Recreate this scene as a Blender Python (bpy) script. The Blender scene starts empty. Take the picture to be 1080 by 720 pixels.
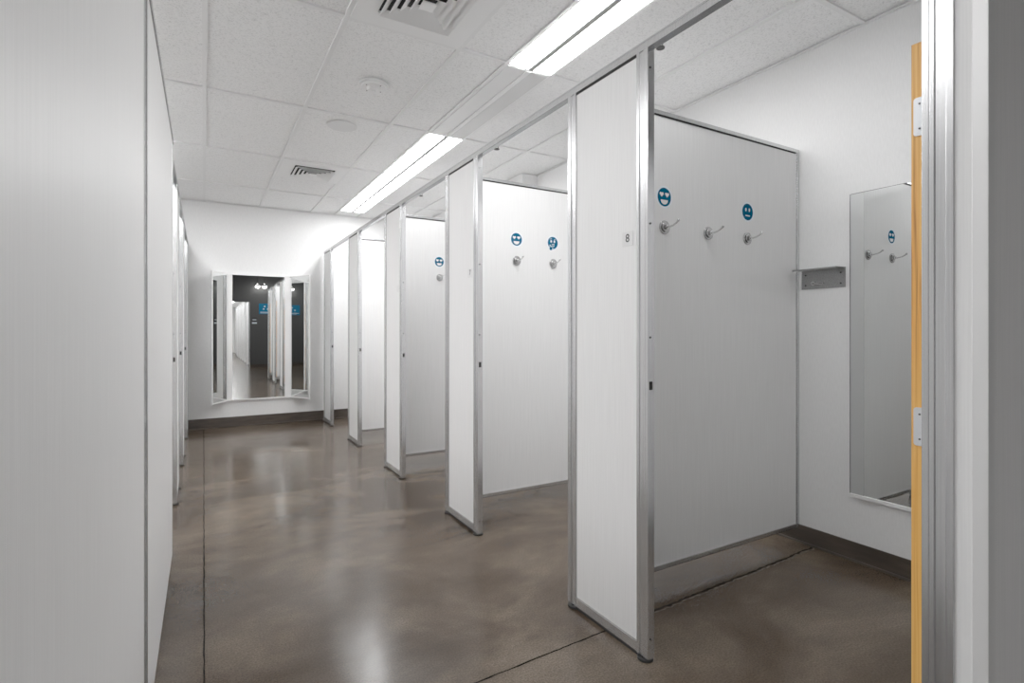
import bpy, bmesh, math, random
from mathutils import Vector, Matrix
random.seed(4)
S = bpy.context.scene
C = S.collection
PI = math.pi

# ------------------------------------------------------------------ constants (metres)
XR, XL = 1.373, -0.157           # front planes of the two rows
YF, P, W = 1.361, 1.324, 0.469   # first pilaster, pitch, pilaster width
HT = 2.19                        # underside of the header rails
XW = 2.912                       # right wall
YB = 7.216                       # back wall
CZ = 2.727                       # ceiling
T = 0.032                        # pilaster thickness

# ------------------------------------------------------------------ materials
def mat(name):
    m = bpy.data.materials.new(name); m.use_nodes = True
    return m, m.node_tree, m.node_tree.nodes['Principled BSDF']
def N(nt, t, **kw):
    n = nt.nodes.new(t)
    for k, v in kw.items():
        if k in n.inputs: n.inputs[k].default_value = v
        else: setattr(n, k, v)
    return n
def coords(nt, scale):
    tc = N(nt, 'ShaderNodeTexCoord'); mp = N(nt, 'ShaderNodeMapping')
    mp.inputs['Scale'].default_value = scale
    g = N(nt, 'ShaderNodeNewGeometry')
    nt.links.new(g.outputs['Position'], mp.inputs['Vector'])
    return mp.outputs['Vector']
def ramp(nt, fac, stops):
    r = N(nt, 'ShaderNodeValToRGB'); nt.links.new(fac, r.inputs['Fac'])
    e = r.color_ramp.elements
    while len(e) < len(stops): e.new(0.5)
    for i, (p, c) in enumerate(stops): e[i].position = p; e[i].color = (*c, 1)
    return r.outputs['Color']
def noisy(name, scale, c1, c2, rough=.5, detail=3, bump=0, lo=.35, hi=.65, metallic=0, spec=.5, bdist=.002):
    m, nt, b = mat(name)
    n = N(nt, 'ShaderNodeTexNoise', Scale=1.0, Detail=detail)
    nt.links.new(coords(nt, scale), n.inputs['Vector'])
    nt.links.new(ramp(nt, n.outputs['Fac'], [(lo, c1), (hi, c2)]), b.inputs['Base Color'])
    b.inputs['Roughness'].default_value = rough; b.inputs['Metallic'].default_value = metallic
    b.inputs['Specular IOR Level'].default_value = spec
    if bump:
        bp = N(nt, 'ShaderNodeBump', Strength=bump, Distance=bdist)
        nt.links.new(n.outputs['Fac'], bp.inputs['Height']); nt.links.new(bp.outputs['Normal'], b.inputs['Normal'])
    return m
def plain(name, c, rough=.5, metallic=0, emit=0):
    m, nt, b = mat(name)
    b.inputs['Base Color'].default_value = (*c, 1); b.inputs['Roughness'].default_value = rough
    b.inputs['Metallic'].default_value = metallic
    if emit:
        b.inputs['Emission Color'].default_value = (*c, 1); b.inputs['Emission Strength'].default_value = emit
    return m
def g(v): return (v, v, v)
M = {}
M['laminate'] = noisy('laminate', (300, 300, 4), g(.79), g(.84), .42, 2, .12, bdist=.0006)
M['wall'] = noisy('wall_vinyl', (170, 170, 30), g(.79), g(.83), .6, 3, .12, bdist=.001)
M['alu'] = noisy('brushed_aluminium', (400, 400, 3), (.58, .585, .595), (.68, .685, .695), .25, 2, metallic=.85)
M['alu_dark'] = noisy('aluminium_channel', (400, 400, 3), (.20, .203, .208), (.27, .273, .278), .25, 2, metallic=.95)
M['steel'] = noisy('brushed_steel', (5, 300, 300), g(.30), g(.40), .32, 2, metallic=.95)
M['chrome'] = plain('satin_nickel', g(.62), .16, 1)
M['nickel'] = plain('dark_nickel', g(.42), .22, 1)
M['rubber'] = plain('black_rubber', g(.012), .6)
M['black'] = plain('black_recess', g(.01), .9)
M['mirror'] = plain('mirror_silver', (.86, .875, .87), .0, 1)
M['bevel'] = plain('mirror_bevel', (.60, .61, .61), .35, .6)
M['frame'] = plain('white_frame', g(.82), .35)
M['tbar'] = plain('grid_white', g(.80), .5)
M['spine'] = plain('light_spine', g(.30), .6)
M['louver'] = plain('louver_white', g(.84), .45)
M['plastic'] = plain('white_plastic', g(.84), .4)
M['base'] = noisy('rubber_base', (6, 6, 30), (.035, .026, .020), (.058, .044, .034), .45, 2)
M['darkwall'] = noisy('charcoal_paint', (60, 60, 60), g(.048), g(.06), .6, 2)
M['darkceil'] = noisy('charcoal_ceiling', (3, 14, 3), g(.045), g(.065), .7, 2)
M['blue'] = plain('sticker_blue', (.0, .085, .175), 1)
M['blue'].node_tree.nodes['Principled BSDF'].inputs['Specular IOR Level'].default_value = .05
M['halo'] = plain('sticker_pale', (.80, .89, .94), .5)
M['paper'] = plain('sticker_white', g(.80), .5)
M['plate'] = plain('number_plate', g(.74), .4)
M['ink'] = plain('ink', g(.03), .6)
M['lit'] = plain('lit_tube_lens', (1, 1, 1), .4, 0, 21)
M['fill_left'] = plain('fill_lens_left', (1, 1, 1), .4, 0, 17)  # for the added fill strips over the left row
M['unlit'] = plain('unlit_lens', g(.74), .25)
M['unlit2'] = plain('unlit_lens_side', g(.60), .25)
M['bulb'] = plain('lit_bulb', (1, .98, .95), .4, 0, 14)
M['sticker_sky'] = plain('sign_blue', (.0, .15, .30), 1)
M['hinge'] = plain('hinge_satin', (.66, .68, .71), .35, .35)
M['tape'] = noisy('torn_edge', (60, 60, 60), g(.75), g(.95), .7, 3)

# pine edge
m, nt, b = mat('pine_edge')
n = N(nt, 'ShaderNodeTexNoise', Scale=1.0, Detail=4, Distortion=.35); nt.links.new(coords(nt, (170, 170, 2.6)), n.inputs['Vector'])
nt.links.new(ramp(nt, n.outputs['Fac'], [(.30, (.36, .12, .015)), (.45, (.74, .34, .06)), (.72, (.88, .50, .13))]), b.inputs['Base Color'])
b.inputs['Roughness'].default_value = .5; M['pine'] = m

# ceiling tile
m, nt, b = mat('acoustic_tile')
n = N(nt, 'ShaderNodeTexNoise', Scale=1.0, Detail=2, Roughness=.6); nt.links.new(coords(nt, (120, 120, 120)), n.inputs['Vector'])
v = N(nt, 'ShaderNodeTexNoise', Scale=1.0, Detail=3); nt.links.new(coords(nt, (52, 52, 52)), v.inputs['Vector'])
mx = N(nt, 'ShaderNodeMix', data_type='RGBA', blend_type='MULTIPLY'); mx.inputs[0].default_value = 1
nt.links.new(ramp(nt, n.outputs['Fac'], [(.34, g(.72)), (.44, g(.86)), (.6, g(.90))]), mx.inputs[6])
nt.links.new(ramp(nt, v.outputs['Fac'], [(.28, g(.86)), (.40, g(1))]), mx.inputs[7])
nt.links.new(mx.outputs[2], b.inputs['Base Color']); b.inputs['Roughness'].default_value = .9
b.inputs['Specular IOR Level'].default_value = .1
bp = N(nt, 'ShaderNodeBump', Strength=.25, Distance=.002); nt.links.new(n.outputs['Fac'], bp.inputs['Height']); nt.links.new(bp.outputs['Normal'], b.inputs['Normal'])
M['tile'] = m

# polished concrete
m, nt, b = mat('polished_concrete')
n1 = N(nt, 'ShaderNodeTexNoise', Scale=1.0, Detail=6, Roughness=.55, Distortion=.6); nt.links.new(coords(nt, (1.3, 2.1, 1)), n1.inputs['Vector'])
n2 = N(nt, 'ShaderNodeTexNoise', Scale=1.0, Detail=4, Roughness=.7); nt.links.new(coords(nt, (150, 150, 1)), n2.inputs['Vector'])
n3 = N(nt, 'ShaderNodeTexNoise', Scale=1.0, Detail=5, Roughness=.6); nt.links.new(coords(nt, (7, 9, 1)), n3.inputs['Vector'])
c1 = ramp(nt, n1.outputs['Fac'], [(.32, (.044, .029, .018)), (.50, (.080, .058, .040)), (.68, (.140, .108, .079))])
a = N(nt, 'ShaderNodeMix', data_type='RGBA', blend_type='MULTIPLY'); a.inputs[0].default_value = 1
nt.links.new(c1, a.inputs[6]); nt.links.new(ramp(nt, n2.outputs['Fac'], [(.32, g(.55)), (.50, g(1)), (.70, g(1.5))]), a.inputs[7])
a2 = N(nt, 'ShaderNodeMix', data_type='RGBA', blend_type='MULTIPLY'); a2.inputs[0].default_value = 1
nt.links.new(a.outputs[2], a2.inputs[6]); nt.links.new(ramp(nt, n3.outputs['Fac'], [(.30, g(.86)), (.65, g(1.08))]), a2.inputs[7])
nt.links.new(a2.outputs[2], b.inputs['Base Color'])
nt.links.new(ramp(nt, n3.outputs['Fac'], [(.3, g(.14)), (.7, g(.22))]), b.inputs['Roughness'])
b.inputs['Specular IOR Level'].default_value = .2
bp = N(nt, 'ShaderNodeBump', Strength=.05, Distance=.003); nt.links.new(n3.outputs['Fac'], bp.inputs['Height']); nt.links.new(bp.outputs['Normal'], b.inputs['Normal'])
M['floor'] = m
M['joint'] = noisy('floor_joint', (30, 30, 1), g(.004), (.018, .014, .011), .95, 4, spec=.0)
M['joint2'] = noisy('floor_joint_lip', (40, 40, 1), (.05, .04, .03), (.12, .10, .08), .8, 4, spec=.1)

# ------------------------------------------------------------------ mesh helpers
def box(bm, x0, x1, y0, y1, z0, z1):
    vs = [bm.verts.new((x, y, z)) for z in (z0, z1) for x, y in ((x0, y0), (x1, y0), (x1, y1), (x0, y1))]
    for f in ((3, 2, 1, 0), (4, 5, 6, 7), (0, 1, 5, 4), (1, 2, 6, 5), (2, 3, 7, 6), (3, 0, 4, 7)):
        bm.faces.new([vs[i] for i in f])
def prism(bm, pts, z0, z1):                       # polygon in x,y extruded in z
    a = [bm.verts.new((x, y, z0)) for x, y in pts]; b_ = [bm.verts.new((x, y, z1)) for x, y in pts]
    n = len(pts); bm.faces.new(a[::-1]); bm.faces.new(b_)
    for i in range(n): bm.faces.new((a[i], a[(i+1) % n], b_[(i+1) % n], b_[i]))
def cyl(bm, c, r, h, axis='Z', r2=None, seg=24):
    mt = {'Z': Matrix.Identity(4), 'Y': Matrix.Rotation(PI/2, 4, 'X'), 'X': Matrix.Rotation(PI/2, 4, 'Y')}[axis]
    bmesh.ops.create_cone(bm, cap_ends=True, segments=seg, radius1=r, radius2=r if r2 is None else r2, depth=h,
                          matrix=Matrix.Translation(c) @ mt)
def tube(bm, pts, rads, seg=12):
    rings = []
    for i, p in enumerate(pts):
        p = Vector(p); a_ = Vector(pts[max(0, i-1)]); b_ = Vector(pts[min(len(pts)-1, i+1)])
        d = (b_ - a_).normalized(); q = d.to_track_quat('Z', 'Y')
        rings.append([bm.verts.new(p + q @ Vector((rads[i]*math.cos(2*PI*k/seg), rads[i]*math.sin(2*PI*k/seg), 0))) for k in range(seg)])
    for r0, r1 in zip(rings, rings[1:]):
        for k in range(seg): bm.faces.new((r0[k], r0[(k+1) % seg], r1[(k+1) % seg], r1[k]))
    bm.faces.new(rings[0][::-1]); bm.faces.new(rings[-1])
def fin(name, bm, m, parent=None, bevel=0, smooth=False, loc=None):
    bmesh.ops.recalc_face_normals(bm, faces=bm.faces)
    me = bpy.data.meshes.new(name); bm.to_mesh(me); bm.free()
    me.materials.append(M[m] if isinstance(m, str) else m)
    o = bpy.data.objects.new(name, me); C.objects.link(o)
    if smooth:
        for p in me.polygons: p.use_smooth = True
        try: me.set_sharp_from_angle(angle=math.radians(35))
        except Exception: pass
    if bevel:
        md = o.modifiers.new('bevel', 'BEVEL'); md.width = bevel; md.segments = 2; md.limit_method = 'ANGLE'
    if parent: o.parent = parent
    if loc: o.location = loc
    return o
def B(name, m, parent, *boxes, bevel=0):
    bm = bmesh.new()
    for q in boxes: box(bm, *q)
    return fin(name, bm, m, parent, bevel)
def thing(name, label, cat, loc=(0, 0, 0), rz=0, group=None):
    o = bpy.data.objects.new(name, None); C.objects.link(o); o.empty_display_size = .1
    o.location = loc; o.rotation_euler = (0, 0, rz)
    return tag(o, label, cat, group)
def tag(o, label, cat, group=None):
    o['label'] = label; o['category'] = cat
    if group: o['group'] = group
    return o
def struct(o): o['kind'] = 'structure'; return o
def dup(root, loc, rz=None, label=None, group=None, skip=()):
    r = root.copy(); C.objects.link(r); r.location = loc
    if rz is not None: r.rotation_euler = (0, 0, rz)
    if label: r['label'] = label
    if group: r['group'] = group
    for ch in list(root.children):
        if ch.name.split('.')[0] in skip: continue
        c = ch.copy(); C.objects.link(c); c.parent = r
        for gr in list(ch.children):
            d = gr.copy(); C.objects.link(d); d.parent = c
    return r

# ------------------------------------------------------------------ room shell
RY0 = -4.1
struct(B('floor', 'floor', None, (-1.75, 4.3, -17, YB + .1, -.1, 0)))
struct(B('wall_back', 'wall', None, (-1.75, 3.02, YB, YB + .1, 0, CZ + .05)))
struct(B('wall_right', 'wall', None, (XW, XW + .1, .43, YB, 0, CZ + .05)))
struct(B('wall_left', 'wall', None, (-1.75, -1.70, -1.6, YB, 0, CZ + .05)))
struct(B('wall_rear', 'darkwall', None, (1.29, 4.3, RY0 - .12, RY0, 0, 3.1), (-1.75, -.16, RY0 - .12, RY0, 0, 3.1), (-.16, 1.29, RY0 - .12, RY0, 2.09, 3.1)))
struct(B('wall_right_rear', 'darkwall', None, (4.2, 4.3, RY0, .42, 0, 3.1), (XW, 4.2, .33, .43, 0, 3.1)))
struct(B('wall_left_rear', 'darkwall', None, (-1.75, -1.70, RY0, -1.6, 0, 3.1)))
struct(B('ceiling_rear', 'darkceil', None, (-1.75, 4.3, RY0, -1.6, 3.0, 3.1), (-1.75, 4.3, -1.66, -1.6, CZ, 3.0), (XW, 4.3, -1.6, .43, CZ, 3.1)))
struct(B('wall_right_hall', 'wall', None, (1.45, 1.5, -17, RY0 - .12, 0, CZ)))
struct(B('wall_left_hall', 'wall', None, (-.25, -.2, -17, RY0 - .12, 0, CZ)))
struct(B('wall_end_hall', 'wall', None, (-.25, 1.5, -17.1, -17, 0, CZ)))
struct(B('ceiling_hall', 'tile', None, (-.25, 1.5, -17, RY0 - .12, 2.40, 2.45)))

# ceiling: tile field + suspended grid
X0, Y0, TX, TY = .006, 2.618, .6096, 1.2192
struct(B('ceiling', 'tile', None, (-1.75, 3.02, -1.6, YB + .1, CZ + .011, CZ + .06)))
bm = bmesh.new(); hw = .012
xs = [X0 + TX*k for k in range(-2, 5)]
ys = [Y0 + TY*k for k in range(-3, 4)]
for k, x in enumerate(xs): box(bm, x-hw, x+hw, -1.6, YB, CZ, CZ+.0115)
for y in ys: box(bm, -1.7, XW, y-hw, y+hw, CZ+.0005, CZ+.0108)
xh = X0 + TX*2.5
box(bm, xh-hw, xh+hw, -1.6, YB, CZ+.0003, CZ+.0068)
for y, a_, b_ in ((5.667, 1, 2), (Y0-.6096, 1, 2)): box(bm, X0+TX*a_, X0+TX*b_, y-hw, y+hw, CZ+.0006, CZ+.0066)
box(bm, XW-.02, XW, .43, YB, CZ-.001, CZ+.006); box(bm, -1.7, XW, YB-.02, YB, CZ-.0012, CZ+.006)
struct(fin('trim_1', bm, 'tbar'))
struct(B('trim_2', 'wall', None, (2.73, XW, 4.38, YB, 2.60, CZ+.002)))      # boxed soffit in the corner

# baseboards with toe
def baseb(name, *bs): return struct(B(name, 'base', None, *bs, bevel=.003))
baseb('baseboard_right', (XW-.006, XW, .46, YB, 0, .10), (XW-.02, XW-.006, .46, YB, 0, .012))
baseb('baseboard_back', (-1.7, XW-.021, YB-.006, YB, 0, .125), (-1.7, XW-.021, YB-.02, YB-.006, 0, .012))
baseb('baseboard_rear', (1.29, 4.2, RY0, RY0+.008, 0, .1))

# floor joints
def jag(name, pts, w, m, z):
    bm = bmesh.new(); L, R = [], []
    for (x, y), (dx, dy), ww in pts:
        L.append(bm.verts.new((x-dx*ww, y-dy*ww, z))); R.append(bm.verts.new((x+dx*ww, y+dy*ww, z)))
    for i in range(len(L)-1): bm.faces.new((L[i], L[i+1], R[i+1], R[i]))
    return struct(fin(name, bm, m))
pts = [((.002 + random.uniform(-.0012, .0012), 1.0 + i*.05), (1, 0), .0022 + random.random()*.0016) for i in range(125)]
jag('trim_3', pts, 0, 'joint', .0006)
pts = []
for i in range(150):
    x = -.14 + i*.0205; y = 1.573 + (x-.8)*.038 if x > .8 else 1.573
    big = 1 if x > 1.4 else .35
    pts.append(((x, y + random.uniform(-.004, .004)*big), (0, 1), .0028 + random.random()*.0045*big))
jag('trim_4', pts, 0, 'joint', .0007)
pts2 = [((x, y - .012 + random.uniform(-.003, .003)), d, .002 + random.random()*.004) for ((x, y), d, w) in pts if x > 1.4]
jag('trim_5', pts2, 0, 'joint2', .0005)

# ------------------------------------------------------------------ cubicle pieces
def post_bm(w, z0, z1, flip=False, t=T):
    # profile: face at x=0 .. t, runs y=0 (free edge) .. w ; shallow polished channel in both faces
    f, c0, c1, d = .004, .022, .044, .004
    pr = [(0, 0), (0, .012), (.0015, .013), (0, .014), (0, c0), (d, c0+.002), (d, c1-.002), (0, c1), (0, w), (t, w), (t, c1), (t-d, c1-.002), (t-d, c0+.002), (t, c0), (t, 0)]
    pr = [(x, y) for x, y in pr]
    if flip: pr = [(x, -y) for x, y in pr][::-1]
    bm = bmesh.new(); prism(bm, pr, z0, z1); return bm
PW = .056
def make_pilaster(label, width=W, group=None, strike=True):
    t = thing('cubicle_pilaster', label, 'pilaster', (0, 0, 0), 0, group)
    fin('post', post_bm(PW, .014, HT), 'alu', t, .0006)
    fin('post', post_bm(PW, .014, HT), 'alu', t, .0006)
    p2 = t.children[-1]; p2.scale = (1, -1, 1); p2.location = (0, width, 0)
    B('panel', 'laminate', t, (.004, T-.004, PW-.002, width-PW+.002, .05, HT-.004))
    B('bottom_rail', 'alu', t, (.0015, T-.0015, PW, width-PW, .016, .052), (.003, T-.003, PW, width-PW, .052, .056), bevel=.001)
    B('gap_shade', 'rubber', t, (.004, T-.004, .05, width-.05, .003, .016))  # black strip standing in for the shadow gap under the rail
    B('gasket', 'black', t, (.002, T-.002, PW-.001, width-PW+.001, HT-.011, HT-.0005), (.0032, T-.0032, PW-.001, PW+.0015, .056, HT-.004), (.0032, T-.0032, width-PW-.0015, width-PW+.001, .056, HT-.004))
    for y in (.028, width-.028):
        bm = bmesh.new(); cyl(bm, (T/2, y, .0045), .029, .009); cyl(bm, (T/2, y, .0115), .015, .007)
        fin('foot', bm, 'rubber', t, .002)
    if strike:
        s = B('strike_plate', 'black', t, (.008, .022, -.0015, .001, .972, 1.002))
        for z in (.085, 1.159, 1.565, 2.12):
            bm = bmesh.new(); cyl(bm, (.012, -.0006, z), .0035, .002, 'Y', seg=12); fin('screw_hole', bm, 'black', t)
    return t
def make_door():
    # hinge edge at local origin, leaf runs +x (open into the cubicle), thickness in y
    L, t0, z0, z1 = .80, .038, .16, 1.835
    t = thing('cubicle_door', 'x', 'door')
    B('leaf', 'laminate', t, (.004, L, 0, t0, z0, z1), bevel=.001)
    B('edge_band', 'pine', t, (0, .004, .0005, t0-.0005, z0+.0005, z1+.0005), bevel=.0008)
    for z in (.33, .967, 1.667):
        bm = bmesh.new()
        n = 6; y0_, y1_, r = .002, t0-.006, .006
        pts = []
        for cx_, cz_, a0 in ((y1_-r, z+.043-r, 0), (y0_+r, z+.043-r, 90), (y0_+r, z-.043+r, 180), (y1_-r, z-.043+r, 270)):
            for i in range(n): a = math.radians(a0 + 90*i/(n-1)); pts.append((cx_ + r*math.cos(a), cz_ + r*math.sin(a)))
        A_ = [bm.verts.new((-.003, y, zz)) for y, zz in pts]; B_ = [bm.verts.new((0, y, zz)) for y, zz in pts]
        bm.faces.new(A_); bm.faces.new(B_[::-1])
        for i in range(len(pts)): bm.faces.new((A_[i], A_[(i+1) % len(pts)], B_[(i+1) % len(pts)], B_[i]))
        h = fin('hinge', bm, 'hinge', t)
        for yy, dz, rr in ((.012, 0, .003), (.020, .028, .0022), (.020, -.028, .0022)):
            bm = bmesh.new(); cyl(bm, (-.0035, yy, z+dz), rr, .002, 'X', seg=12); fin('screw', bm, 'ink', h)
    B('latch', 'chrome', t, (L-.07, L-.01, -.012, 0, .965, 1.01), bevel=.003)
    return t
PART_L = XW - XR - T
def make_partition(L, label):
    # runs +x from local origin (pilaster back) to the wall, visible face at y=0
    t = thing('cubicle_partition', label, 'partition', (0, 0, 0))
    B('panel', 'laminate', t, (.002, L-.012, 0.003, .025, .10, HT-.01))
    B('top_rail', 'alu', t, (0, L, -.002, .030, HT-.012, HT+.006), bevel=.001)
    B('bottom_rail', 'alu', t, (0, L, -.001, .029, .084, .104), bevel=.001)
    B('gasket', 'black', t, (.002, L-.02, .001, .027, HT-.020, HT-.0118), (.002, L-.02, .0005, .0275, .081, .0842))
    B('wall_channel', 'alu', t, (L-.018, L-.0005, -.003, .031, .084, HT-.012), (L-.026, L-.018, .0005, .0275, .103, HT-.012), bevel=.001)
    return t
def hook_at(label, x, y, z=1.66, rz=0, group=None):
    t = thing('coat_hook', label, 'hook', (x, y, z), rz, group)
    bm = bmesh.new(); cyl(bm, (0, -.004, 0), .027, .008, 'Y', seg=32); cyl(bm, (0, -.012, 0), .027, .008, 'Y', r2=.018, seg=32)
    bm2 = bmesh.new(); cyl(bm2, (0, -.004, 0), .032, .008, 'Y', seg=40)
    cyl(bm2, (0, -.0115, 0), .022, .007, 'Y', seg=32)
    bm.free(); fin('base_plate', bm2, 'nickel', t, .0025, True)
    bm = bmesh.new(); cyl(bm, (0, -.018, 0), .011, .012, 'Y', seg=24)
    tube(bm, [(0, -.012, -.001), (0, -.035, -.002), (0, -.055, .001), (0, -.072, .008), (0, -.084, .017)], [.0048, .0042, .004, .004, .0045])
    bmesh.ops.create_uvsphere(bm, u_segments=12, v_segments=8, radius=.0062, matrix=Matrix.Translation((0, -.085, .018)))
    fin('arm', bm, 'chrome', t, 0, True)
    return t

# stickers: flat shapes in the x,z plane, facing -y
def flat(bm, pts, y):
    vs = [bm.verts.new((x, y, z)) for x, z in pts]; bm.faces.new(vs)
def disc_pts(cx, cz, rx, rz, n=40, a0=0, a1=360):
    return [(cx + rx*math.cos(math.radians(a0+(a1-a0)*i/n)), cz + rz*math.sin(math.radians(a0+(a1-a0)*i/n))) for i in range(n if a1-a0 == 360 else n+1)]
def heart(cx, cz, s):
    return [(cx + s*.0625*16*math.sin(t)**3/1.0, cz + s*.0625*(13*math.cos(t)-5*math.cos(2*t)-2*math.cos(3*t)-math.cos(4*t))) for t in [2*PI*i/36 for i in range(36)]]
def sticker(kind, label, x, y, z, group=None):
    t = thing('face_sticker', label, 'sticker', (x, y, z), 0, group)
    def disc(nm, m, shapes, d):
        bm = bmesh.new()
        for s in shapes: flat(bm, s, -d)
        return fin(nm, bm, m, t)
    bm = bmesh.new(); cyl(bm, (0, -.0004, 0), .0515, .0008, 'Y', seg=48)
    fin('backing', bm, 'halo', t)
    disc('blue_disc', 'blue', [disc_pts(0, 0, .0435, .0435, 48)], .0011)
    if kind == 'heart':
        disc('eyes', 'paper', [heart(-.0175, .0120, .0125), heart(.0175, .0120, .0125)], .0014)
        disc('mouth', 'paper', [[(-.023, -.013)] + disc_pts(0, -.0145, .023, .0195, 20, 180, 360) + [(.023, -.013)]], .0014)
    elif kind == 'neutral':
        disc('eyes', 'paper', [disc_pts(-.014, .011, .006, .0095, 20), disc_pts(.014, .011, .006, .0095, 20)], .0014)
        disc('mouth', 'paper', [[(-.018, -.0165), (.018, -.0165), (.018, -.0225), (-.018, -.0225)]], .0014)
    else:
        disc('eyes', 'paper', [disc_pts(-.014, .010, .0075, .0095, 20), disc_pts(.014, .010, .0075, .0095, 20),
                               [(-.026, .026), (-.014, .031), (-.008, .030), (-.009, .027), (-.015, .028), (-.025, .023)],
                               [(.008, .024), (.024, .028), (.024, .025), (.009, .021)]], .0014)
        disc('mouth', 'paper', [[(-.010, -.010), (.014, -.007), (.016, -.0105), (-.008, -.015)]], .0014)
        disc('hand_outline', 'halo', [disc_pts(-.017, -.040, .0165, .0175, 24), [(-.014, -.026), (.012, -.017), (.014, -.024), (.002, -.030), (.0, -.046), (-.016, -.04)],
                                      [(-.031, -.040), (-.027, -.014), (-.018, -.014), (-.018, -.036)]], .0017)
        disc('hand', 'blue', [disc_pts(-.017, -.041, .0125, .0125, 24), [(-.013, -.030), (.009, -.021), (.010, -.024), (-.002, -.032), (-.006, -.042)],
                              [(-.028, -.040), (-.025, -.018), (-.021, -.018), (-.020, -.036)]], .0020)
    return t
def text_mesh(name, txt, size, m, parent, loc, rot, bold=0.0):
    cu = bpy.data.curves.new(name, 'FONT'); cu.body = txt; cu.size = size; cu.extrude = .0003; cu.align_x = 'CENTER'; cu.align_y = 'CENTER'; cu.offset = bold
    tmp = bpy.data.objects.new(name, cu); C.objects.link(tmp)
    dg = bpy.context.evaluated_depsgraph_get(); me = bpy.data.meshes.new_from_object(tmp.evaluated_get(dg))
    bpy.data.objects.remove(tmp); me.materials.clear(); me.materials.append(M[m])
    o = bpy.data.objects.new(name, me); C.objects.link(o); o.parent = parent; o.location = loc; o.rotation_euler = rot
    return o

# ------------------------------------------------------------------ right row
names = ['nearest', 'second nearest', 'third', 'fourth', 'farthest']
plab = ['wide white pilaster panel marked 8, nearest full one in the right row',
        'white pilaster panel marked 7 in the right row of cubicles',
        'white pilaster panel in right row, third full one from the camera',
        'white pilaster panel in right row, second from the back wall',
        'narrow-looking white pilaster panel at right end of the back wall']
pil0 = make_pilaster(plab[0], group='white pilasters of the right row')
pil0.location = (XR, YF, 0)
for k in range(1, 5): dup(pil0, (XR, YF + k*P, 0), label=plab[k])
# end pilaster beside the camera
pe = thing('cubicle_pilaster', 'slim silver and white end pilaster at the right edge of the view', 'pilaster', (XR, .434, 0), 0, 'white pilasters of the right row')
NW = .113
o = fin('post', post_bm(PW, .014, HT), 'alu', pe, .0006); o.scale = (1, -1, 1); o.location = (0, NW, 0)
B('panel', 'laminate', pe, (.005, T-.005, .026, NW-PW+.002, .05, HT-.004))
B('edge_cap', plain('satin_cap', g(.80), .45, .25), pe, (0, T, 0, .027, .022, HT), bevel=.0015)
B('bottom_rail', 'alu', pe, (.0015, T-.0015, .027, NW-PW, .028, .062), bevel=.001)
bm = bmesh.new(); cyl(bm, (T/2, .04, .0045), .029, .009); cyl(bm, (T/2, .04, .0115), .015, .007); fin('foot', bm, 'rubber', pe, .002)

rail = thing('header_rail', 'long silver rail running along the tops of the right row', 'rail', (XR, 0, 0))
B('rail_body', 'alu', rail, (0, T, .434, YF+4*P+W, HT, HT+.030), (-.0015, 0, .434, YF+4*P+W, HT+.024, HT+.030), bevel=.0012)
for k in range(5): B('rail_channel', 'alu_dark', rail, (.002, T-.002, YF+(k-1)*P+W+.001 if k else .548, YF+k*P-.001, HT-.0015, HT))

qlab = ['grey-white partition with three coat hooks and two blue stickers, beside panel 8',
        'white partition with heart-eyed and thinking-face stickers seen behind panel 7 opening',
        'grey partition with one sticker half hidden, third cubicle from the camera',
        'bright plain partition in the fourth opening of the right row']
part0 = make_partition(PART_L, qlab[0]); part0.location = (XR+T, 1.7365, 0)
for k in range(1, 4): dup(part0, (XR+T, 1.7365+k*P, 0), label=qlab[k])
dup(part0, (XR+T, .436, 0), label='dark shaded end partition at the right edge of the view')

door0 = make_door()
door0.location = (XR+T+.004, .5435, 0)
door0['label'] = 'cubicle door standing open with bare pine edge and two hinge plates, nearest right'
dl = ['cubicle door open inward, hidden behind the pilaster marked 8', 'cubicle door open inward, hidden behind the pilaster marked 7',
      'cubicle door open inward behind the third right pilaster', 'cubicle door open inward behind the fourth right pilaster']
for k in range(4): dup(door0, (XR+T+.004, YF+k*P+W+.001, 0), label=dl[k])

# number plates
def number_plate(y, txt, label, x=XR+.0035):
    t = thing('number_plate', label, 'sign', (x, y, 1.526))
    B('plate', 'plate', t, (-.0018, 0, -.029, .029, -.028, .026), bevel=.0006)
    if txt: text_mesh('numeral', txt, .042, 'ink', t, (-.0020, 0, 0), (PI/2, 0, -PI/2), .0006)
    return t
number_plate(YF+.104, '8', 'small square white plate with black number 8 on the nearest panel')
number_plate(YF+P+.104, '7', 'small square white plate with black number 7')
number_plate(YF+2*P+.104, '', 'tiny white plate on the third pilaster of the right row')

# hooks and stickers
HG = 'silver coat hooks on cubicle partitions'
hk = hook_at('silver coat hook under heart-eyed sticker on the near grey partition', 1.856, 1.7390, group=HG)
for x, k, lab in ((2.157, 0, 'middle silver coat hook of three on the near grey partition'),
                  (2.456, 0, 'silver coat hook under the straight-mouthed sticker on near partition'),
                  (1.863, 1, 'silver coat hook under heart-eyed sticker, second cubicle'),
                  (2.167, 1, 'silver coat hook under the thinking-face sticker'),
                  (1.855, 2, 'silver coat hook half hidden in the third cubicle')):
    dup(hk, (x, 1.7390 + k*P, 1.66), label=lab)
FG = 'round blue face stickers'
SY = 1.7390
sticker('heart', 'round blue heart-eyed smiling sticker on the near grey partition', 1.858, SY, 1.801, FG)
sticker('neutral', 'round blue sticker with straight mouth above rightmost coat hook', 2.462, SY, 1.799, FG)
sticker('heart', 'round blue heart-eyed smiling sticker in the second cubicle', 1.863, SY+P, 1.806, FG)
sticker('think', 'round blue thinking-face sticker with hand at chin', 2.165, SY+P, 1.806, FG)
sticker('heart', 'round blue heart-eyed sticker half cut off, third cubicle', 1.853, SY+2*P, 1.803, FG)

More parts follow.
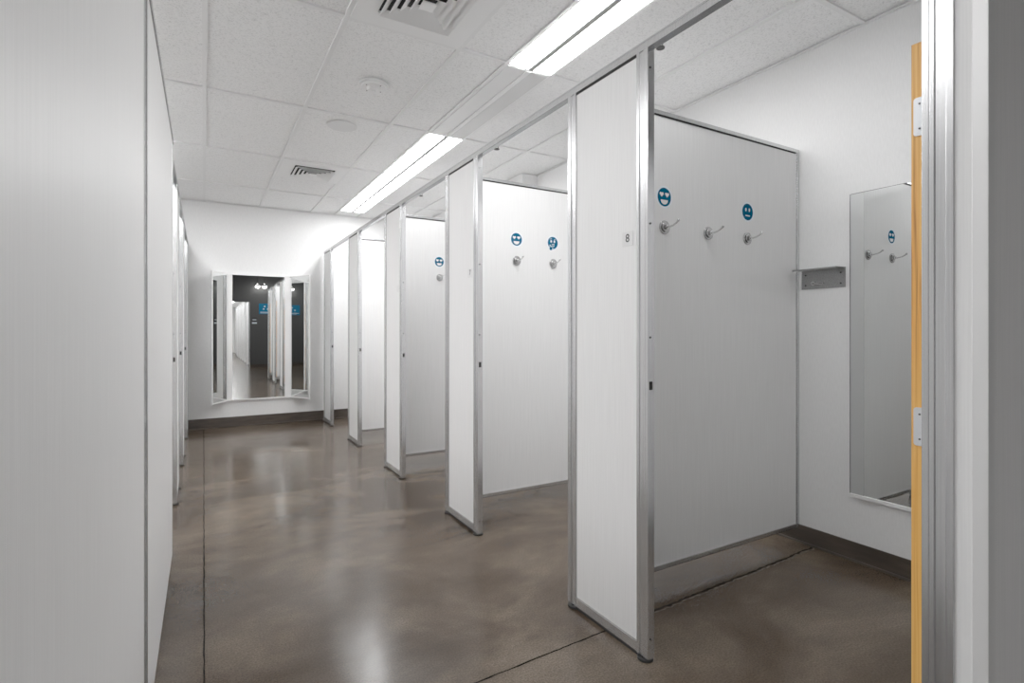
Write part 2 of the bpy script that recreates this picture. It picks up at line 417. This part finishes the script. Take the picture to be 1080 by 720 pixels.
# steel purse shelf
sh = thing('purse_shelf', 'small brushed steel shelf with hook beneath, on right wall', 'shelf', (XW, 1.605, 1.41))
B('back_plate', 'steel', sh, (-.003, 0, -.115, .115, 0, .105), bevel=.0008)
B('shelf_plate', 'steel', sh, (-.090, -.003, -.115, .115, .101, .104), (-.090, -.087, -.115, .115, .095, .104), bevel=.0006)
for y in (-.092, .092):
    for z in (.022, .078): bm = bmesh.new(); cyl(bm, (-.0035, y, z), .0045, .003, 'X', seg=14); fin('screw', bm, 'ink', sh)
bm = bmesh.new(); cyl(bm, (-.006, .050, .030), .012, .007, 'X')
tube(bm, [(-.006, .050, .030), (-.022, .040, .029), (-.030, .015, .026), (-.032, -.012, .022), (-.034, -.022, .026)], [.006, .005, .0048, .0048, .005]); fin('hook', bm, 'chrome', sh, 0, True)

# cubicle wall mirror
wm = thing('wall_mirror', 'tall frameless-sided mirror with white bottom rail on the cubicle wall', 'mirror', (XW, 1.20, .335))
MY0, MY1 = -.26, .263
B('glass', 'mirror', wm, (-.009, -.003, MY0, MY1-.064, .012, 1.547))
B('bevel_strip', 'bevel', wm, (-.009, -.003, MY1-.063, MY1, .012, 1.547))
B('bottom_rail', 'frame', wm, (-.018, 0, MY0-.002, MY1+.002, -.004, .013), bevel=.001)
B('side_rail', 'alu_dark', wm, (-.011, 0, MY1, MY1+.003, .012, 1.549), (-.011, 0, MY0-.003, MY0, .012, 1.549), (-.010, 0, MY0, MY1, 1.547, 1.550))

# ------------------------------------------------------------------ left row
lp = [4.15, YF+3*P, YF+4*P]
llab = ['pale pilaster panel of the left row, nearest past the long panel', 'pale pilaster panel in the middle of the left row', 'pale pilaster panel of the left row nearest back wall']
for y, lab in zip(lp, llab):
    r = dup(pil0, (XL, y, 0), label=lab, group='pale pilasters of the left row'); 
    r.location = (XL - T, y, 0)
lrail = thing('header_rail', 'silver rail along the tops of the left row', 'rail', (XL, 0, 0))
B('rail_body', 'alu_dark', lrail, (-T, 0, 3.30, YB-.002, HT, HT+.03), bevel=.0012)
for y, lab in zip(lp, ('first', 'second', 'third')):
    r = dup(part0, (-1.70, y+.376, 0), label='%s partition across the left row of cubicles' % lab); 
    r.scale = ((1.70+XL-T)/PART_L, 1, 1)
for y, lab in zip([3.346, lp[0]+W, lp[1]+W], ('beside the long panel', 'behind the first left pilaster', 'behind the second left pilaster')):
    r = dup(door0, (XL-.01, y+.002, 0), label='left row cubicle door open inward ' + lab); r.scale = (-1, 1, 1)
# long panels beside the camera
PX = -.143
pa = thing('long_panel', 'large white panel filling the left edge of the view', 'panel', (PX, 0, 0))
B('panel', 'laminate', pa, (-.028, 0, -1.6, 1.735, .012, HT-.01))
B('cap_rail', 'alu_dark', pa, (-.032, .004, -1.6, 1.735, HT-.012, HT+.012), bevel=.001)
pb = thing('long_panel', 'white panel past the first grey joint strip on the left', 'panel', (PX, 0, 0))
B('panel', 'laminate', pb, (-.028, 0, 1.83, 3.235, .012, HT-.01))
B('cap_rail', 'alu_dark', pb, (-.032, .004, 1.735, 3.30, HT-.012, HT+.012), bevel=.001)
B('joint_post', 'alu', pb, (-.032, .002, 1.737, 1.755, .005, HT-.012), (-.032, -.004, 1.755, 1.81, .005, HT-.012), (-.032, .002, 1.81, 1.83, .005, HT-.012), bevel=.0008)
B('end_post', 'alu', pb, (-.032, .001, 3.235, 3.29, .005, HT-.012), bevel=.0012)
for z in (.40, .967, 1.62):
    B('hinge', 'hinge', pb, (-.010, .0, 3.30, 3.318, z-.043, z+.043), (-.022, -.006, 3.318, 3.34, z-.036, z+.036), bevel=.001)
# chipped bottom edging
bm = bmesh.new(); y = 1.75
while y < 3.28:
    l = random.uniform(.05, .16); h = random.uniform(.008, .018)
    if random.random() < .35: h += .04
    d = random.uniform(.008, .024)
    prism(bm, [(PX+.0005, y), (PX+d, y+.01), (PX+d*random.uniform(.5, 1.2), y+l*.6), (PX+.0005, y+l)], .010, h+.012)
    y += l*random.uniform(.9, 1.3)
fin('chipped_edging', bm, 'tape', pb)

# ------------------------------------------------------------------ triple mirror on the back wall
tm = thing('triple_mirror', 'three-panel dressing mirror with angled side wings on back wall', 'mirror', (0, YB, 0))
xl, xr, zb, zt = .264, .9685, .338, 1.865
ol, orr = .083, 1.163       # outer edges of wings, distance they stand forward
B('centre_glass', 'mirror', tm, (xl+.043, xr-.0635, -.026, -.020, zb, zt))
B('stile', 'frame', tm, (xl, xl+.043, -.027, -.001, zb, zt)); B('stile', 'frame', tm, (xr-.0635, xr, -.027, -.001, zb, zt))
B('centre_frame', 'frame', tm, (xl, xr, -.032, -.001, zb-.014, zb), (xl, xr, -.032, -.001, zt, zt+.014), (xl+.043, xr-.0635, -.0195, -.001, zb, zt))
def wing(nm, x0, x1, fw):
    a_ = Vector((x0, -.020)); b_ = Vector((x1, -fw)); d = (b_-a_).normalized(); n = Vector((-d.y, d.x))
    if (Vector((.6, -.3)) - a_).dot(n) < 0: n = -n
    def q(u0, u1, v0, v1, z0, z1, bm):
        prism(bm, [tuple(a_+d*u0+n*v0), tuple(a_+d*u1+n*v0), tuple(a_+d*u1+n*v1), tuple(a_+d*u0+n*v1)], z0, z1)
    L = (b_-a_).length
    bm = bmesh.new(); q(0, L-.012, 0, .004, zb, zt, bm); gl = fin(nm, bm, 'mirror', tm)
    bm = bmesh.new(); q(0, L, -.014, .006, zb-.014, zb, bm); q(0, L, -.014, .006, zt, zt+.014, bm); q(L-.012, L, -.014, .006, zb, zt, bm); q(0, L, -.014, -.001, zb, zt, bm)
    fin('wing_frame', bm, 'frame', tm)
    # thin triangular closing shelves between wing back and wall
    back = a_-n*.014
    for z in (zb-.014, zt+.010):
        bm = bmesh.new(); prism(bm, [(back.x, -.001), (b_.x, -.001), tuple(b_-n*.014)], z, z+.004); fin('closing_shelf', bm, 'frame', tm)
wing('wing_glass', xl, ol, .300); wing('wing_glass', xr, orr, .319)

# ------------------------------------------------------------------ ceiling fittings
def light_fixture(y0, ln, label, lit='lit', x0=X0+TX*2.5+.006, group='recessed strip lights'):
    t = thing('strip_light', label, 'ceiling light', (x0, y0, CZ), 0, group)
    w = .3048-.012
    B('frame', 'tbar', t, (0, w, .008, ln-.008, -.0005, .03), bevel=.0005)
    for i, (a_, b_) in enumerate(((.008, w/2-.018), (w/2+.018, w-.008))):
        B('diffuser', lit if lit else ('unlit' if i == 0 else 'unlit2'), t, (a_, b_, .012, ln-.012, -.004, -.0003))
    B('spine', 'spine' if lit else 'tbar', t, (w/2-.016, w/2+.016, .010, ln-.010, -.009, -.0004))
    return t
light_fixture(Y0-TY, TY, 'lit strip ceiling light nearest, above panel 8')
light_fixture(Y0, TY, 'switched-off strip ceiling light between two lit ones', False)
light_fixture(Y0+TY, TY, 'lit strip ceiling light just beyond the switched-off one')
light_fixture(Y0+2*TY, TY, 'lit strip ceiling light near the back wall')
light_fixture(Y0+3*TY, .59, 'short lit strip ceiling light closest to the back wall')
light_fixture(Y0-2*TY, TY, 'unlit strip ceiling light above the camera, out of view', False)
lf = X0-TX*.5-.006-.3
for i, y in enumerate((Y0-2*TY, Y0-TY, Y0+TY*0, Y0+TY, Y0+2*TY)):  # assumed, unseen strips, added to brighten the right pilaster fronts
    light_fixture(y, TY, ['added unseen fill strip over the left cubicles, rearmost', 'added unseen fill strip over the long left panel', 'added unseen fill strip over left cubicles, middle', 'added unseen fill strip over left cubicles, fourth', 'added unseen fill strip over left cubicles, near back wall'][i], 'fill_left', lf, 'added fill strips over the left row')

def vent(cx, cy, label, plate, r0=.185):
    t = thing('air_vent', label, 'vent', (0, 0, CZ))
    x0, x1, y0, y1 = plate
    B('face_plate', 'louver', t, (x0, x1, y0, cy-r0, -.004, .006), (x0, x1, cy+r0, y1, -.004, .006), (x0, cx-r0, cy-r0, cy+r0, -.004, .006), (cx+r0, x1, cy-r0, cy+r0, -.004, .006))
    B('duct_opening', 'black', t, (cx-r0, cx+r0, cy-r0, cy+r0, .0055, .0058))
    bm = bmesh.new(); n = 4
    for i in range(n):
        ra = r0 - .004 - i*.038; rb = ra - .029
        if rb < .02: break
        # sloped square ring: outer edge low, inner edge high
        o_ = [(cx+sx*ra, cy+sy*ra) for sx, sy in ((-1, -1), (1, -1), (1, 1), (-1, 1))]
        i_ = [(cx+sx*rb, cy+sy*rb) for sx, sy in ((-1, -1), (1, -1), (1, 1), (-1, 1))]
        vo = [bm.verts.new((x, y, -.024)) for x, y in o_]; vi = [bm.verts.new((x, y, -.004)) for x, y in i_]
        wo = [bm.verts.new((x, y, -.022)) for x, y in o_]; wi = [bm.verts.new((x, y, -.002)) for x, y in i_]
        for k in range(4):
            j = (k+1) % 4
            bm.faces.new((vo[k], vo[j], vi[j], vi[k])); bm.faces.new((wo[j], wo[k], wi[k], wi[j]))
            bm.faces.new((vi[k], vi[j], wi[j], wi[k])); bm.faces.new((vo[j], vo[k], wo[k], wo[j]))
    box(bm, cx-.034, cx+.034, cy-.034, cy+.034, -.024, -.020)
    fin('louver', bm, 'louver', t)
    return t
xa, xb = X0+TX+hw, X0+2*TX-hw
vent(.918, 2.31, 'large square ceiling vent at top edge of the view', (xa, xb, Y0-.6096+hw, Y0-hw))
vent(.93, 5.365, 'small square ceiling vent near the back wall', (xa, xb, 5.057+hw, 5.667-hw))

sd = thing('smoke_detector', 'round white smoke detector on the ceiling', 'smoke detector', (.932, 3.262, CZ+.006))
bm = bmesh.new(); cyl(bm, (0, 0, -.006), .092, .012, seg=48); cyl(bm, (0, 0, -.019), .078, .014, seg=48); fin('base', bm, 'plastic', sd, .003, True)
bm = bmesh.new(); cyl(bm, (0, 0, -.034), .034, .018, r2=.045, seg=36); cyl(bm, (0, 0, -.046), .014, .008, seg=24); fin('sensor_dome', bm, 'plastic', sd, .002, True)
for a in range(4): bm = bmesh.new(); cyl(bm, (.06*math.cos(a*PI/2+.5), .06*math.sin(a*PI/2+.5), -.0262), .004, .002, seg=12); fin('screw', bm, 'ink', sd)
sp = thing('ceiling_speaker', 'flat round ceiling speaker cover beyond the smoke detector', 'speaker', (.915, 4.04, CZ+.006))
bm = bmesh.new(); cyl(bm, (0, 0, -.003), .108, .006, seg=48); fin('grille', bm, plain('speaker_grey', g(.70), .6), sp, .002, True)
bm = bmesh.new(); cyl(bm, (0, 0, -.0005), .114, .003, seg=48); fin('rim', bm, 'louver', sp, .001, True)
for y, lab in ((1.967, 'tiny silver sprinkler head above the nearest open cubicle'), (3.72, 'tiny silver sprinkler head above the second cubicle'), (5.42, 'tiny silver sprinkler head above the third cubicle')):
    s = thing('sprinkler_head', lab, 'sprinkler', (2.075, y, CZ), 0, 'ceiling sprinkler heads')
    bm = bmesh.new(); cyl(bm, (0, 0, .001), .03, .008, seg=24); fin('escutcheon', bm, 'plastic', s)
    bm = bmesh.new(); cyl(bm, (0, 0, -.02), .010, .04, seg=16)
    tube(bm, [(-.009, 0, -.035), (-.016, 0, -.05), (-.004, 0, -.068)], [.003]*3, 8); tube(bm, [(.009, 0, -.035), (.016, 0, -.05), (.004, 0, -.068)], [.003]*3, 8)
    fin('frame_arms', bm, 'rubber', s)
    bm = bmesh.new(); cyl(bm, (0, 0, -.071), .022, .005, seg=20); fin('deflector', bm, 'rubber', s)

# ------------------------------------------------------------------ area behind the camera (seen in the mirrors)
sg = thing('blue_sign', 'blue square wall sign with white figures, reflected in the mirror', 'sign', (1.76, RY0, 1.88))
B('board', 'sticker_sky', sg, (-.21, .21, .001, .012, -.17, .17), bevel=.001)
bm = bmesh.new()
for x, z, r in ((-.04, .08, .022), (.05, -.005, .022), (-.07, -.005, .022)): cyl(bm, (x, .013, z), r, .002, 'Y')
box(bm, -.17, .17, .012, .014, -.115, -.10); box(bm, -.17, .10, .012, .014, -.14, -.13)
fin('figures', bm, 'halo', sg)
ks = thing('black_sign', 'small black and white wall sign below the blue one, in the mirror', 'sign', (1.42, RY0, 1.50))
B('board', 'ink', ks, (-.07, .07, .001, .010, -.05, .10))
B('stripe', 'halo', ks, (-.055, .055, .010, .012, .015, .035), (-.07, .07, .001, .011, -.10, -.055))
for x, lab in ((1.50, 'left'), (1.70, 'right')):
    t = thing('ceiling_downlight', '%s bright round ceiling lamp reflected at top of the mirror' % lab, 'ceiling light', (x, -3.95, 2.60), 0, 'rear ceiling lamps')
    bm = bmesh.new(); cyl(bm, (0, 0, .22), .012, .36, seg=12); cyl(bm, (0, 0, .03), .075, .06, seg=24); fin('housing', bm, 'ink', t)
    bm = bmesh.new(); bmesh.ops.create_uvsphere(bm, u_segments=20, v_segments=12, radius=.07); fin('bulb', bm, 'bulb', t, 0, True)
HL = 'more white cubicle panels far behind, reflected in the mirror'
for k in range(7):
    r = dup(pil0, (XR-.06, -5.0-W-k*1.2, 0), label='white cubicle panel of the rear hall, reflected in the mirror', group=HL)
for k in range(6):
    o = B('hall_door', 'laminate', None, (XR-.05, XR-.02, -5.0-W-k*1.2-.73, -5.0-W-k*1.2-.002, .0, 2.15), bevel=.001)
    tag(o, 'closed white door of the rear hall cubicles, reflected in the mirror', 'door', HL)
for k in range(5):
    light_fixture(-6.2-k*2.3, TY, 'strip light of the rear hall reflected in the mirror', 'lit', .85, 'rear hall strip lights').location.z = 2.40

# ------------------------------------------------------------------ light, camera, colour
w = bpy.data.worlds.new('World'); S.world = w; w.use_nodes = True
w.node_tree.nodes['Background'].inputs[0].default_value = (1, 1, 1, 1); w.node_tree.nodes['Background'].inputs[1].default_value = .3
def area(name, loc, sx, sy, power, rot=(0, 0, 0)):
    l = bpy.data.lights.new(name, 'AREA'); l.shape = 'RECTANGLE'; l.size = sx; l.size_y = sy; l.energy = power
    o = bpy.data.objects.new(name, l); C.objects.link(o); o.location = loc; o.rotation_euler = rot; return o

area('rear_fill', (2.0, -2.6, 2.95), 1.2, 1.2, 20)  # added fill behind the camera, lifts the dark end partition
cam = bpy.data.cameras.new('Camera'); co = bpy.data.objects.new('Camera', cam); C.objects.link(co)
co.location = (0, 0, 1.1841); co.rotation_euler = (PI/2, 0, -.5134)
cam.sensor_width = 36; cam.lens = 552.83/1080*36
cam.shift_x = (540-526.39)/1080; cam.shift_y = -(360-348.33)/1080; cam.clip_start = .02
S.camera = co
S.view_settings.view_transform = 'Standard'; S.view_settings.look = 'None'
S.view_settings.exposure = 0.3; S.view_settings.gamma = 1.3
S.cycles.max_bounces = 12; S.cycles.diffuse_bounces = 7; S.cycles.glossy_bounces = 8
S.cycles.sample_clamp_indirect = 4
